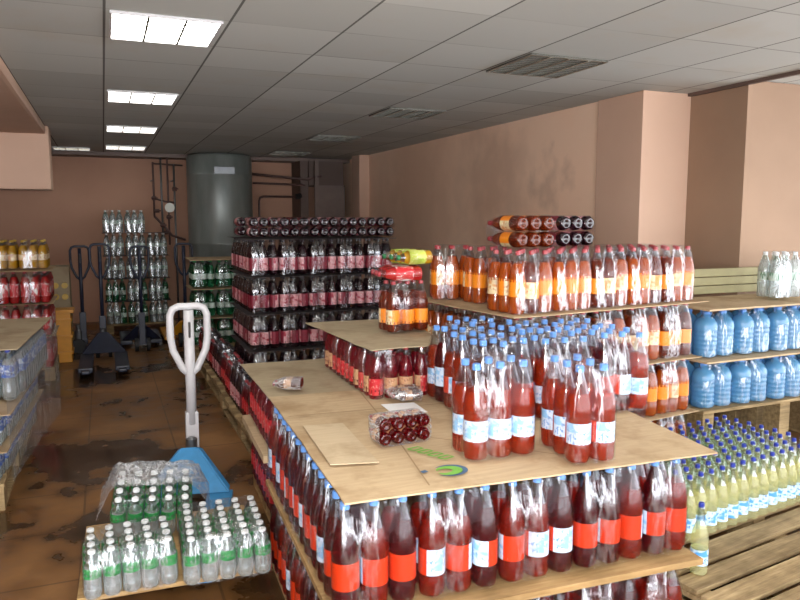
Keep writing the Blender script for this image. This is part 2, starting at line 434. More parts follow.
def wrap_mesh(k, nx, ny, pitch, mat='film'):
    key = (id(k), nx, ny, mat)
    if key in _wraps: return _wraps[key]
    bm = new_bm(); h = k.h; R0 = k.r+.003; W, D = (nx-1)*pitch/2, (ny-1)*pitch/2
    levels = [(1.0, .01), (1.01, .25), (1.0, .55), (.93, .68), (.62, .84), (.42, .95), (.38, 1.012)]
    rings = []
    for s, zf in levels:
        ring = []; rr = R0*s
        n = 5
        for (sx, sy, a0) in ((1, 1, 0), (-1, 1, PI/2), (-1, -1, PI), (1, -1, 1.5*PI)):
            for i in range(n):
                a = a0+PI/2*i/(n-1)
                wob = 1+.05*noise.noise(Vector((a*3, zf*6, nx)))
                ring.append(bm.verts.new((sx*W+rr*wob*math.cos(a), sy*D+rr*wob*math.sin(a), zf*h)))
        # extra points dipping in between the bottles would be hidden; keep the taut hull
        rings.append(ring)
    L = len(rings[0])
    for i in range(len(rings)-1):
        for q in range(L):
            bm.faces.new((rings[i][q], rings[i][(q+1) % L], rings[i+1][(q+1) % L], rings[i+1][q]))
    bm.faces.new(rings[-1])
    me = to_mesh('shrink_wrap', bm, M[mat], True); _wraps[key] = me; return me
ORD = ['', 'first', 'second', 'third', 'fourth', 'fifth', 'sixth', 'seventh', 'eighth', 'ninth', 'tenth', 'eleventh', 'twelfth', 'thirteenth', 'fourteenth', 'fifteenth', 'sixteenth']
def pack(name, label, k, nx, ny, loc, rz, group, pitch=None, rot=None, wrap=True, alt=None, mat='film', face=None):
    kk = K[k]; pitch = pitch or kk.r*2+.004
    e = empty(name, label, 'bottle pack', loc, rot or (0, 0, rz), group)
    for j in range(ny):
        for i in range(nx):
            kb = K[alt] if alt and random.random() < .35 else kk
            put_bottle(kb, e, (i-(nx-1)/2)*pitch, (j-(ny-1)/2)*pitch, random.uniform(0, 2*PI) if face is None else face+random.uniform(-.7, .7), name='jug' if kk.nolab else 'bottle')
    if wrap: link('shrink_wrap', wrap_mesh(kk, nx, ny, pitch, mat), e)
    return e
def layer(name, k, ox, oy, rot, z, cells, pitch, group, lab, alt=None, wrap=True, jit=.005):
    """cells: list of (u0, v0, nx, ny, position words); u, v count bottles from the front-left corner"""
    c, s = math.cos(rot), math.sin(rot)
    for (u0, v0, nx, ny, pos) in cells:
        lx, ly = (u0+nx/2)*pitch, (v0+ny/2)*pitch
        pack(name, lab.replace('@', pos), k, nx, ny, (ox+lx*c-ly*s, oy+lx*s+ly*c, z), rot+random.uniform(-jit, jit), group, pitch*.975, alt=alt, wrap=wrap)
def ring_cells(nx, ny, front='front row', side='aisle side', a=3, b=2, sides=True, right=False):
    cells = []; u = 0; i = 1
    while u < nx:
        w = min(a, nx-u); cells.append((u, 0, w, b, f'{front}, {ORD[i]} from left')); u += w; i += 1
    if sides:
        v = b; j = 1
        while v < ny:
            hgt = min(b+1, ny-v); cells.append((0, v, b, hgt, f'{side}, {ORD[j]} behind the corner')); v += hgt; j += 1
    if right:
        v = b; j = 1
        while v < ny:
            hgt = min(b+1, ny-v); cells.append((nx-b, v, b, hgt, f'right end, {ORD[j]} behind the corner')); v += hgt; j += 1
    return cells

# ---------------------------------------------------------------- sheets and pallets
def sheet(name, label, pts, z, th=.006, mat='card', wav=.006, cat='cardboard sheet', n=16, group=None, seed=0):
    """a quadrilateral board with slightly wavy surface and edges; pts counter-clockwise from front-left"""
    A, B, Cc, D = [Vector((*p, 0)) for p in pts]; cen = (A+B+Cc+D)/4
    bm = new_bm(); top, bot = [], []
    for j in range(n+1):
        ra, rb = [], []
        for i in range(n+1):
            u, v = i/n, j/n
            p = (A*(1-u)+B*u)*(1-v)+(D*(1-u)+Cc*u)*v
            q = noise.noise(Vector((p.x*2.3+seed, p.y*2.3, seed)))*wav + abs(noise.noise(Vector((p.x*5, p.y*5, 3+seed))))*wav*.5
            e = noise.noise(Vector((p.x*6, p.y*6, 9+seed)))*wav*.8 if (i in (0, n) or j in (0, n)) else 0
            q = max(q, 0)
            ra.append(bm.verts.new((p.x-cen.x+e, p.y-cen.y+e, q+th))); rb.append(bm.verts.new((p.x-cen.x+e, p.y-cen.y+e, q)))
        top.append(ra); bot.append(rb)
    for j in range(n):
        for i in range(n):
            bm.faces.new((top[j][i], top[j][i+1], top[j+1][i+1], top[j+1][i])); bm.faces.new((bot[j][i], bot[j+1][i], bot[j+1][i+1], bot[j][i+1]))
    for i in range(n):
        bm.faces.new((bot[0][i], bot[0][i+1], top[0][i+1], top[0][i])); bm.faces.new((bot[n][i+1], bot[n][i], top[n][i], top[n][i+1]))
        bm.faces.new((bot[i+1][0], bot[i][0], top[i][0], top[i+1][0])); bm.faces.new((bot[i][n], bot[i+1][n], top[i+1][n], top[i][n]))
    o = link(name, to_mesh(name, bm, M[mat], False), None, (cen.x, cen.y, z))
    return tag(o, label, cat, group)
def quad(ox, oy, rot, w, dd, o=(0, 0, 0, 0)):
    """corners of a rotated rectangle, grown by o = left, front, right, back"""
    c, s = math.cos(rot), math.sin(rot)
    P = lambda a, b: (ox+a*c-b*s, oy+a*s+b*c)
    return [P(-o[0], -o[1]), P(w+o[2], -o[1]), P(w+o[2], dd+o[3]), P(-o[0], dd+o[3])]
def pallet(label, ox, oy, rot, w, dd, z=0, h=.145, nb=7, mat='wood', group='wooden pallets', gap=.35):
    e = empty('wooden_pallet', label, 'pallet', (ox, oy, z), (0, 0, rot), group)
    bw = dd/(nb+(nb-1)*gap)
    rnd = random.Random(int(ox*97+oy*31))
    for i in range(nb):
        y = i*bw*(1+gap); ww = bw*rnd.uniform(.9, 1.08)
        bm = new_bm(); box(bm, -w/2, w/2, -ww/2, ww/2, -.011, .011, bev=.003)
        link('deck_board', to_mesh('deck_board', bm, M[mat]), e, (w/2+rnd.uniform(-.01, .01), y+ww/2, h-.011), (0, 0, rnd.uniform(-.006, .006)))
    for xx in (.05, w/2, w-.05):
        bm = new_bm(); box(bm, xx-.05, xx+.05, 0, dd, h-.044, h-.0225)
        link('stringer_board', to_mesh('stringer_board', bm, M[mat]), e)
        for yy in (.07, dd/2, dd-.07):
            bm = new_bm(); box(bm, xx-.05, xx+.05, yy-.07, yy+.07, .02, h-.0445)
            link('block', to_mesh('block', bm, M[mat]), e)
        bm = new_bm(); box(bm, xx-.05, xx+.05, 0, dd, 0, .0195)
        link('bottom_board', to_mesh('bottom_board', bm, M[mat]), e)
    return e

# ---------------------------------------------------------------- the room
def struct(name, bm, mat, **k):
    o = link(name, to_mesh(name, bm, M[mat] if isinstance(mat, str) else mat)); o['kind'] = 'structure'; return o
CZ = 2.78
bm = new_bm(); box(bm, -5, 8, -3, 13.2, -.1, 0); struct('floor', bm, 'floor')
bm = new_bm(); box(bm, -5, 4.62, -3, 13.2, CZ, CZ+.1); struct('ceiling', bm, 'ceiling')
bm = new_bm(); box(bm, 4.66, 8, -3, 4.95, CZ+.02, CZ+.12); struct('ceiling_side', bm, 'ceiling')
bm = new_bm(); box(bm, 4.585, 4.625, -3, 4.82, CZ-.025, CZ+.02); struct('trim_1', bm, 'trim')
bm = new_bm(); box(bm, -5, 5, 13.0, 13.2, 0, CZ); struct('wall_back', bm, 'wall')
bm = new_bm(); box(bm, 4.16, 4.9, 5.42, 13.0, 0, CZ); struct('wall_right', bm, 'wall_r')
bm = new_bm(); box(bm, 4.13, 4.7, 4.83, 5.42, 0, CZ, bev=.008); struct('wall_right_pier', bm, 'wall_p')
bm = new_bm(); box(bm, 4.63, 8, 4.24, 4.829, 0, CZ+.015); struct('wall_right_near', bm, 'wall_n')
bm = new_bm(); box(bm, -5.2, -5, -3, 13.2, 0, CZ); struct('wall_left', bm, 'wall')
bm = new_bm(); box(bm, 3.98, 4.16, 11.5, 11.9, 0, CZ, bev=.02); struct('wall_back_pier', bm, 'wall_p')
bm = new_bm(); box(bm, -5, 4.16, 12.55, 13.0, CZ-.06, CZ-.002); struct('trim_2', bm, 'greyboard')
# lowered duct boxing at upper left
bm = new_bm(); box(bm, -3.2, -.56, 2.0, 9.2, CZ-.10, CZ-.003, bev=.03); o = struct('wall_left_soffit', bm, 'wall_p')
bm = new_bm(); box(bm, -3.2, -.53, 9.2, 9.6, 2.06, CZ-.003, bev=.03); o = struct('wall_left_beam', bm, 'wall_p')
# grey door and frame at the far right
bm = new_bm(); box(bm, 3.45, 3.98, 12.30, 12.36, 0, 2.3); box(bm, 3.43, 3.50, 12.26, 12.31, 0, 2.72); struct('door_1', bm, 'greyboard')
bm = new_bm(); box(bm, 3.35, 3.98, 12.37, 12.99, 2.3, 2.72); box(bm, 3.2, 3.34, 12.37, 12.99, 0, 2.72); struct('trim_3', bm, 'trim')

# ceiling fixtures
def lamp(label, x, y, w=.56, dd=.58, on=True, power=30, n=4, glow=9):
    e = empty('ceiling_light', label, 'ceiling light', (x, y, CZ-.004), (0, 0, 0), 'lit ceiling panels' if on else 'unlit ceiling panels')
    bm = new_bm(); t = .012
    box(bm, 0, w, 0, t, -.012, .002); box(bm, 0, w, dd-t, dd, -.012, .002); box(bm, 0, t, t, dd-t, -.012, .002); box(bm, w-t, w, t, dd-t, -.012, .002)
    link('frame', to_mesh('frame', bm, M['louvre' if not on else 'white_metal']), e)
    bm = new_bm(); box(bm, t, w-t, t, dd-t, -.0035, -.0015)
    if on:
        m, tt = nt('lit_diffuser'); em = N(tt, 'ShaderNodeEmission', Strength=glow); em.inputs[0].default_value = (1, .97, .9, 1)
        v = coords(tt, 'Object', (1, 1, 1)); f = noise_fac(tt, v, 9, 3)
        tt.links.new(math_(tt, 'MULTIPLY', ramp(tt, f, [(.3, (.35,)*3), (.6, (1,)*3)]), glow), em.inputs[1])
        out(tt, em.outputs[0]); dm = m
    else: dm = M['fixture_in']
    link('diffuser' if on else 'inner_tray', to_mesh('tray', bm, dm), e)
    bm = new_bm()
    for i in range(1, 3 if on else 4):
        xx = w*i/(3 if on else 4); box(bm, xx-.006, xx+.006, t, dd-t, -.014, -.004)
    link('divider', to_mesh('divider', bm, M['louvre']), e)
    bm = new_bm()
    k = 5 if on else 11
    for i in range(1, k):
        yy = dd*i/k; box(bm, t, w-t, yy-.002, yy+.002, -.011, -.0045)
    link('louvre', to_mesh('louvre', bm, M['louvre']), e)
    return e
for i, (y, nm) in enumerate(((4.0, 'nearest the camera'), (6.45, 'second from the front'), (8.9, 'third from the front'), (11.35, 'farthest'))):
    lamp(f'lit square ceiling light in the left row, {nm}', .075, y+.01, glow=(16, 10, 6, 4)[i])
lamp('added unseen ceiling light above the camera, continuing the left row', .075, 1.56, glow=23)  # these four are unseen, added to brighten the near area
lamp('added unseen fill light overhead in the right row, out of the frame', 2.545, 1.56, glow=23)  # right-row pair added as fill; the rest of that row is unlit
lamp('added unseen fill light behind the camera in the right row', 2.545, -.9, glow=23)
lamp('added unseen ceiling light well behind the camera', .075, -.9, glow=23)
lamp('dim lit ceiling light near the back wall, by the duct beam', -.65, 12.0-.1, .52, .4, glow=3)
for y, nm in ((4.02, 'nearest, above the amber stack'), (6.46, 'second'), (8.92, 'third'), (11.36, 'farthest')):
    lamp(f'unlit louvred ceiling light in the right row, {nm}', 2.545, y, .59, .59, on=False)
lamp('lit panel light in the lowered boxing at upper left', -1.7, 5.0, .9, .3, glow=6).location.z = CZ-.10

# tank and pipes
TX, TY = 1.80, 12.2
e = empty('storage_tank', 'large grey cylindrical metal tank standing by the back wall', 'tank', (TX, TY, 0))
bm = new_bm(); lathe(bm, [(.49, .12), (.52, .16), (.52, 1.3), (.526, 1.31), (.526, 1.34), (.52, 1.35), (.52, 2.4), (.526, 2.41), (.526, 2.44), (.52, 2.45), (.52, 2.70), (.49, 2.75), (.1, 2.765)], 48); link('tank_shell', to_mesh('tank_shell', bm, M['tank'], True), e)
for a in (.7, 2.3, 3.9, 5.5):
    bm = new_bm(); tube(bm, [(0, 0, 0), (0, 0, .15)], .04, 10); link('foot', to_mesh('foot', bm, M['tank']), e, (.4*math.cos(a), .4*math.sin(a), 0))
bm = new_bm(); box(bm, -.16, .16, -.545, -.50, 2.42, 2.54, bev=.008); link('name_plate', to_mesh('name_plate', bm, M['steel']), e)
def pipe(name, label, pts, r=.018, mat='pipe', cat='pipe', group='pipes by the tank', parent=None):
    bm = new_bm(); tube(bm, pts, r, 10); o = link(name, to_mesh(name, bm, M[mat], True), parent)
    if not parent: tag(o, label, cat, group)
    return o
e = empty('pipe_manifold', 'cluster of vertical pipes with valves and a round gauge left of the tank', 'pipes', (.93, 12.3, 0))
for i, (x, z0, z1) in enumerate(((-.16, 1.75, 2.62), (-.04, 1.4, 2.7), (.06, 1.3, 2.7), (.16, 0, 2.6))):
    bm = new_bm(); tube(bm, [(x, 0, z0), (x, 0, z1)], .016, 8); link('pipe', to_mesh('pipe', bm, M['steel' if i % 2 else 'pipe'], True), e)
bm = new_bm(); tube(bm, [(-.16, 0, 2.6), (.30, 0, 2.58)], .014, 8); link('cross_pipe', to_mesh('cross_pipe', bm, M['pipe'], True), e); bm = new_bm(); tube(bm, [(-.16, 0, 1.76), (-.02, -.02, 1.6), (.1, -.02, 1.45), (.31, 0, 1.38)], .02, 8); link('cross_pipe', to_mesh('cross_pipe', bm, M['pipe'], True), e); bm = new_bm(); tube(bm, [(-.16, 0, 2.05), (.0, 0, 2.0), (.16, 0, 1.98)], .016, 8); link('cross_pipe', to_mesh('cross_pipe', bm, M['pipe'], True), e)
for (x, z) in ((-.16, 2.05), (.06, 1.75), (-.04, 1.62), (.16, 2.2), (.0, 1.5), (-.12, 1.85)):
    bm = new_bm(); tube(bm, [(x-.035, -.02, z), (x+.035, -.02, z)], .032, 8); tube(bm, [(x, -.03, z), (x, -.11, z)], .009, 6); tube(bm, [(x-.05, -.11, z), (x+.05, -.11, z)], .012, 6); link('valve', to_mesh('valve', bm, M['pipe']), e)
bm = new_bm(); tube(bm, [(.07, -.06, 1.9), (.07, -.10, 1.9)], .075, 20); link('gauge', to_mesh('gauge', bm, M['gauge']), e)
for (x, y, z) in ((1, 12.98, 0),): pass
bm = new_bm()
for x in (-.16, .16): tube(bm, [(x, 0, 2.35), (x, .66, 2.35)], .010, 6)
link('wall_bracket', to_mesh('wall_bracket', bm, M['steel']), e)
pipe('wall_pipe', 'upper horizontal pipe running right from the tank', [(2.36, 12.35, 2.47), (3.3, 12.35, 2.40), (3.55, 12.25, 2.46)], .022)
pipe('wall_pipe', 'lower straight horizontal pipe right of the tank', [(2.36, 12.3, 2.32), (3.25, 12.3, 2.30), (3.34, 12.99, 2.36)], .018)
pipe('wall_pipe', 'bent pipe rising behind the cola tower to a black valve', [(2.48, 12.4, .0), (2.48, 12.4, 2.02), (2.5, 12.4, 2.08), (2.56, 12.4, 2.10), (3.1, 12.4, 2.10)], .018)
bm = new_bm(); tube(bm, [(3.12, 12.4, 2.10), (3.22, 12.4, 2.12)], .05, 10); tube(bm, [(3.17, 12.34, 2.1), (3.17, 12.28, 2.14)], .02, 8); tag(link('pipe_valve', to_mesh('pipe_valve', bm, M['black'])), 'black round valve at the end of the bent pipe', 'valve')

# ---------------------------------------------------------------- hand pallet trucks
def jack(label, x, y, rz, hood='blue_metal', pole='white_metal', tilt=.0, group=None, hz=1.2, swivel=0, pr=.022):
    """origin under the steering wheels; forks run along local -Y (towards the camera), handle above the wheels"""
    e = empty('pallet_jack', label, 'pallet jack', (x, y, 0), (0, 0, rz), group)
    for s in (-1, 1):
        bm = new_bm(); box(bm, s*.19-.075, s*.19+.075, -1.05, -.10, .055, .105, bev=.012)
        box(bm, s*.19-.04, s*.19+.04, -1.15, -1.05, .055, .09, bev=.012)
        f = link('fork', to_mesh('fork', bm, M[hood]), e)
        bm = new_bm(); tube(bm, [(s*.19-.05, -.9, .04), (s*.19+.05, -.9, .04)], .038, 12); link('roller', to_mesh('roller', bm, M['black']), f)
    bm = new_bm()     # triangular hood rising from the forks to the pump
    v = [(-.25, -.16, .106), (.25, -.16, .106), (.25, -.08, .12), (-.25, -.08, .12), (-.05, .02, .34), (.05, .02, .34), (.07, .08, .32), (-.07, .08, .32)]
    b = [bm.verts.new(p) for p in v]
    for q in ((0, 1, 5, 4), (1, 2, 6, 5), (2, 3, 7, 6), (3, 0, 4, 7), (4, 5, 6, 7), (0, 3, 2, 1)): bm.faces.new([b[i] for i in q])
    bmesh.ops.bevel(bm, geom=bm.edges[:], offset=.008, segments=2, affect='EDGES')
    link('hood', to_mesh('hood', bm, M[hood]), e)
    bm = new_bm(); lathe(bm, [(.05, .14), (.05, .28), (.035, .30), (.035, .36), (.02, .37)], 16); link('pump', to_mesh('pump', bm, M['steel']), e, (0, .14, 0))
    for s in (-1, 1):
        bm = new_bm(); tube(bm, [(s*.05, 0, 0), (s*.095, 0, 0)], .09, 20); link('steering_wheel', to_mesh('wheel', bm, M['black']), e, (0, .14, .09))
    bm = new_bm(); box(bm, -.05, .05, .09, .19, .08, .14, bev=.01); link('axle_block', to_mesh('axle_block', bm, M['steel']), e)
    # tiller: lower socket, pole and loop grip
    h = empty('tiller', None, None, (0, .20, .16), (tilt, 0, swivel)); h.parent = e
    bm = new_bm(); box(bm, -.04, .04, -.025, .035, -.06, .36, bev=.01); box(bm, -.05, .05, -.03, .03, -.06, .02, bev=.01)
    link('socket', to_mesh('socket', bm, M[pole]), h)
    bm = new_bm(); tube(bm, [(0, 0, .28), (0, 0, hz-.11)], pr, 12); link('pole', to_mesh('pole', bm, M[pole], True), h)
    bm = new_bm(); z = hz-.16
    loop = [(0, 0, z-.40), (-.045, 0, z-.36), (-.10, 0, z-.24), (-.112, 0, z-.16), (-.112, 0, z-.02), (-.095, 0, z+.02), (-.06, 0, z+.035), (.06, 0, z+.035), (.095, 0, z+.02), (.112, 0, z-.02), (.112, 0, z-.16), (.10, 0, z-.24), (.045, 0, z-.36), (0, 0, z-.40)]
    loop = [(a, b_, c+.04) for a, b_, c in loop]
    tube(bm, loop, pr*.72, 10); link('loop_grip', to_mesh('loop_grip', bm, M[pole], True), h)
    bm = new_bm(); tube(bm, [(0, -.02, hz-.30), (0, -.035, hz-.24), (.0, -.04, hz-.18)], .008, 6); link('release_lever', to_mesh('release_lever', bm, M['steel']), h)
    return e
jack('white-handled blue hand pallet truck standing in the aisle behind the water packs', .425, 4.45, -.22, tilt=.0, swivel=.22, hz=1.12, pr=.032)
jack('yellow-hooded pallet truck with dark handle, leftmost before the back wall', -.50, 10.15, -PI/2, 'orange_metal', 'navy_metal', group='parked pallet trucks', hz=1.30, swivel=PI/2)
jack('all-dark navy pallet truck parked in front of the silver bottle stack', -.06, 9.5, 0, 'navy_metal', 'navy_metal', group='parked pallet trucks', hz=1.34)
jack('navy pallet truck with its forks towards the clear bottle stack', .41, 10.05, PI, 'navy_metal', 'navy_metal', group='parked pallet trucks', hz=1.30)
jack('orange-hooded dark-handled pallet truck, rightmost, near the green bottles', .98, 10.25, PI, 'orange_metal', 'navy_metal', group='parked pallet trucks', hz=1.32)

# ---------------------------------------------------------------- main front stack
MR = -.045
MX, MY = .635, 2.115
sheet('floor_board', 'flat board on the floor under the big front soda stack', quad(MX, MY, MR, 1.44, 1.38, (-.02, -.02, -.02, -.02)), .0, .03, 'wood_light', .002, 'board', seed=1)
RS = 'red soda packs on the front pallet'
for z, nm in ((.034, 'lower'), (.455, 'upper')):
    layer('soda_bottle_pack', 'soda_b' if nm == 'lower' else 'soda', MX, MY, MR, z, [q for q in ring_cells(14, 13, right=True) if not (q[0] > 10 and q[1] >= 8)], .103, RS, f'red soda pack, {nm} layer of front stack, @', alt='soda' if nm == 'lower' else 'soda_b')
sheet('layer_board', 'thick tan board between the two layers of the front soda stack', quad(MX, MY, MR, 1.45, 1.36, (.0, .05, .0, .0)), .420, .024, 'wood_light', .004, 'board', seed=2)
pts_top = [(.665, 2.12), (2.17, 2.045), (2.32, 2.9), (2.20, 3.42), (.745, 3.50)]
sheet('cardboard_sheet', 'big tan cardboard sheet with green print covering the front soda stack', [(.675, 2.11), (2.17, 2.04), (2.34, 3.42), (.74, 3.56)], .836, .006, 'card', .005, seed=5, n=24)
SZ = .852
# second stack behind it: raspberry bottles
pallet('pallet under the raspberry drink stack behind the front stack', .80, 3.70, MR, .98, .9, mat='wood_light')
for z, nm in ((.148, 'lower'), (.512, 'upper')):
    layer('soda_bottle_pack', 'red', .755, 3.68, MR, z, ring_cells(11, 8, side='aisle side'), .0935, 'raspberry packs on the second pallet', f'raspberry drink pack, {nm} layer of second stack, @')
sheet('cardboard_sheet', 'brown board between layers of the raspberry drink stack', quad(.755, 3.68, MR, .99, .78, (.03, .02, .03, .03)), .462, .04, 'card', .004, seed=8)
sheet('cardboard_sheet', 'tan cardboard sheet on the raspberry stack beneath the small red bottles', [(.745, 3.60), (1.87, 3.56), (1.86, 4.46), (.76, 4.50)], .823, .006, 'card_grey', .006, seed=9)
# things lying on the sheets
o = sheet('cardboard_piece', 'pale square cardboard piece lying on the left of the big sheet', [(.725, 2.44), (.90, 2.40), (.93, 2.93), (.76, 2.96)], SZ, .003, 'card_light', .002, 'cardboard piece', n=6, seed=12)
sheet('paper_sheet', 'white sheet of paper lying on the big cardboard sheet', [(1.19, 2.98), (1.35, 2.96), (1.36, 3.14), (1.20, 3.17)], SZ, .002, 'paper', .003, 'paper', n=8, seed=13)
# printed mark on the cardboard: a swoosh and a slanted word, flat ink
def ink(pts, w, mat, z=.8515):
    bm = new_bm(); P = [Vector((*p, 0)) for p in pts]; L = []
    for i, p in enumerate(P):
        t = (P[min(i+1, len(P)-1)]-P[max(i-1, 0)]).normalized(); n = Vector((-t.y, t.x, 0))*(w[i] if isinstance(w, list) else w)/2
        L.append((bm.verts.new(p+n), bm.verts.new(p-n)))
    for i in range(len(L)-1): bm.faces.new((L[i][0], L[i][1], L[i+1][1], L[i+1][0]))
    return bm, mat
BIG = [o_ for o_ in C.objects if o_.name.startswith('cardboard_sheet')][0]
def put_ink(pts, w, mat, name):
    bm, mm = ink(pts, w, mat)
    for v in bm.verts: v.co.z = 0.0012
    me = to_mesh(name, bm, M[mm])
    # ink follows the sheet: rest it just above
    o = link(name, me, BIG, (-BIG.location.x, -BIG.location.y, .0135)); return o
M['crease'] = plain('cardboard_crease', (150, 124, 90), .8)
put_ink([(.74, 3.14), (1.3, 3.10), (2.28, 3.02)], .008, 'crease', 'fold_line')
put_ink([(.98, 2.13), (1.10, 2.8), (1.20, 3.5)], .006, 'crease', 'fold_line')
put_ink([(1.20, 2.62), (1.6, 2.2), (1.66, 2.1)], .005, 'crease', 'fold_line')
def arc(cx, cy, rx, ry, a0, a1, n=16, rot=0):
    r = []
    for i in range(n+1):
        a = math.radians(a0+(a1-a0)*i/n); x, y = rx*math.cos(a), ry*math.sin(a)
        r.append((cx+x*math.cos(rot)-y*math.sin(rot), cy+x*math.sin(rot)+y*math.cos(rot)))
    return r
put_ink(arc(1.105, 2.235, .062, .05, -150, 120, rot=.1), [.002+.018*math.sin(PI*i/16) for i in range(17)], 'print_blue', 'printed_swoosh')
put_ink(arc(1.098, 2.235, .040, .032, -170, 150, rot=.1), [.004+.034*math.sin(PI*i/16) for i in range(17)], 'print_green', 'printed_swoosh_inner')
put_ink([(1.005, 2.255), (1.03, 2.26)], .022, 'print_blue', 'printed_dot')
for i, (dx, dy) in enumerate(((0, 0), (.022, -.045), (.044, -.09), (.066, -.135))):   # four bold slanted letters, unreadable in the photo
    x, y = 1.06+dx, 2.51+dy
    put_ink([(x, y), (x+.05, y+.012), (x+.06, y-.012), (x+.018, y-.026), (x+.0, y-.004)], .012, 'print_green', 'printed_letter')
# small bottle packs lying down
def lying(name, label, k, nx, ny, loc, rz, group, mat='film', elev=0):
    # bottles axis horizontal, bottoms toward local -Y
    kk = K[k]
    e = pack(name, label, k, nx, ny, loc, rz, group, mat=mat)
    e.rotation_euler = (Matrix.Rotation(rz, 3, 'Z') @ Matrix.Rotation(-PI/2, 3, 'X')).to_euler()
    return e
lying('small_soda_pack', 'small dark red bottle pack lying bottoms-forward in crumpled film beside the white paper', 'cherry_s', 4, 2, (1.075, 2.56, SZ+.058), .06, 'small packs lying on cardboard', 'film_thick')
lying('small_soda_pack', 'little brown bottle pack lying near the aisle edge of the rear cardboard', 'cherry_s', 2, 1, (.94, 3.66, .875), 1.15, 'small packs lying on cardboard', 'film_thick')
lying('small_soda_pack', 'tan-labelled small bottles lying at the foot of the small red bottles', 'cherry_s', 3, 1, (1.42, 3.235, .881), 1.5, 'small packs lying on cardboard', 'film_thick')

# blue-capped packs standing on the big sheet
G = 'blue-capped red soda packs on top of the front stack'
def fp(pos, x, y, nx, ny, rz=MR, face=None): pack('soda_bottle_pack', f'blue-capped soda pack standing on the big sheet, {pos}', 'soda_w', nx, ny, (x, y, SZ), rz, G, .098, alt='soda' if face is None else None, face=face)
fp('front left pack', 1.355, 2.36, 3, 2, face=-2.0)
fp('nearest the front edge', 1.650, 2.235, 2, 3, -.12, face=-.4)
rows = ['front', 'second', 'third']
for j in range(3):
    for i in range(3):
        fp(f'{["left", "middle", "right"][i]} of the {rows[j]} block row', 1.595+i*.308+j*.0095, 2.745+j*.212-i*.014, 3, 2, MR+random.uniform(-.004, .004))
fp('back left beside the small red bottles', 1.80, 3.40, 3, 2, MR)

# small red bottles under their own cardboard, with amber and lying packs on it
layer('small_soda_pack', 'red_s', 1.19, 3.29, -.02, .838, [(0, 0, 3, 2, 'front left'), (3, 0, 2, 2, 'front right'), (0, 2, 2, 3, 'left side, second'), (0, 5, 2, 3, 'left side, third'), (0, 8, 2, 3, 'left side, last'), (3, 8, 2, 2, 'back right')], .083, 'small raspberry packs on the second stack', 'small raspberry bottle pack under grey cardboard, @')
sheet('cardboard_sheet', 'greyish cardboard sheet covering the small raspberry bottles', [(1.17, 3.22), (1.60, 3.27), (1.76, 4.22), (1.12, 4.26)], 1.102, .005, 'card_grey', .008, seed=21)
pack('amber_bottle_pack', 'small amber pack standing on the greyish cardboard sheet', 'amber_s', 3, 2, (1.545, 3.72, 1.118), .1, 'amber packs', .087)
lying('raspberry_bottle_pack', 'red-labelled pack lying on top of the small amber pack', 'redsmall', 3, 1, (1.60, 3.66, 1.118+.285+.043), PI/2-.15, 'packs lying on the small amber pack')
lying('lime_bottle_pack', 'lime and cream labelled pack lying uppermost beside the cola tower', 'limefar', 3, 1, (1.64, 3.68, 1.118+.285+.13), PI/2+.1, 'packs lying on the small amber pack')

# ---------------------------------------------------------------- amber stack
AR = .13
AX, AY = 2.03, 3.32
pallet('pallet under the amber drink stack', AX, AY, AR, 1.45, 1.1)
for i, (z, nm) in enumerate(((.148, 'lowest'), (.505, 'second'), (.865, 'third'))):
    layer('amber_bottle_pack', 'amber_d', AX, AY, AR, z, ring_cells(15, 10, side='left side', right=(i > 0)), .0985, 'amber packs', f'amber drink pack, {nm} layer of amber stack, @', alt='amber')
    sheet('cardboard_sheet', f'thin cardboard sheet above the {nm} layer of the amber stack', quad(AX, AY, AR, 1.48, 1.0, (.03, .03, .03, .02) if i < 2 else (.05, .05, .04, .05)), z+.348, .005, 'card', .004, seed=30+i)
z = 1.222
layer('amber_bottle_pack', 'amber', AX, AY, AR, z, [(0, 0, 3, 3, 'front left corner'), (3, 0, 3, 3, 'front, second from left'), (6, 0, 3, 3, 'front, third from left'), (9, 0, 3, 3, 'front, fourth from left'), (12, 0, 3, 3, 'front right end'),
    (1.2, 5.2, 3, 2, 'standing behind the left corner'), (6, 3, 3, 2, 'second row, middle'), (9, 3, 3, 2, 'second row, right'), (12, 3, 3, 2, 'second row, right end')], .0985, 'amber packs', 'amber drink pack on the top of amber stack, @', alt='amber_d')
pack('amber_bottle_pack', 'amber pack standing askew alone at the rear left of the amber stack', 'amber', 3, 2, (2.09, 4.21, 1.222), -.35, 'amber packs', .094)
lying('amber_bottle_pack', 'amber pack lying on top of the amber stack, left one', 'amber_d', 3, 2, (2.35, 3.62, 1.222+.345+.098), .1, 'amber packs lying on the stack')
lying('cola_bottle_pack', 'dark red pack lying on top of the amber stack, right one', 'cola', 3, 2, (2.68, 3.67, 1.222+.345+.098), .12, 'amber packs lying on the stack')

# ---------------------------------------------------------------- cola tower
TR = .0
CX, CY = 1.235, 6.72
pallet('pallet under the cola tower', CX, CY, TR, 1.45, 1.3)
names = ['lowest', 'second', 'third', 'fourth']
for i, nm in enumerate(names):
    z = .148+i*.352
    layer('cola_bottle_pack', 'cola', CX, CY, TR, z, ring_cells(15, 11, side='aisle side'), .0965, 'cola packs in the tower', f'dark cola pack, {nm} layer of the tall tower, @')
    sheet('cardboard_sheet', f'dark liner sheet above the {nm} layer of the cola tower', quad(CX, CY, TR, 1.45, 1.06, (.02, .02, .02, .02)), z+.333, .004, 'card_dark', .006, seed=40+i)
for i in range(5):
    lying('cola_bottle_pack', f'cola pack lying flat on top of the tall tower, {ORD[i+1]} from left', 'cola', 3, 2 if i != 2 else 2, (CX+.16+i*.293, CY+.03, .148+4*.352+.004+.095), random.uniform(-.015, .015), 'cola packs lying on the tower')
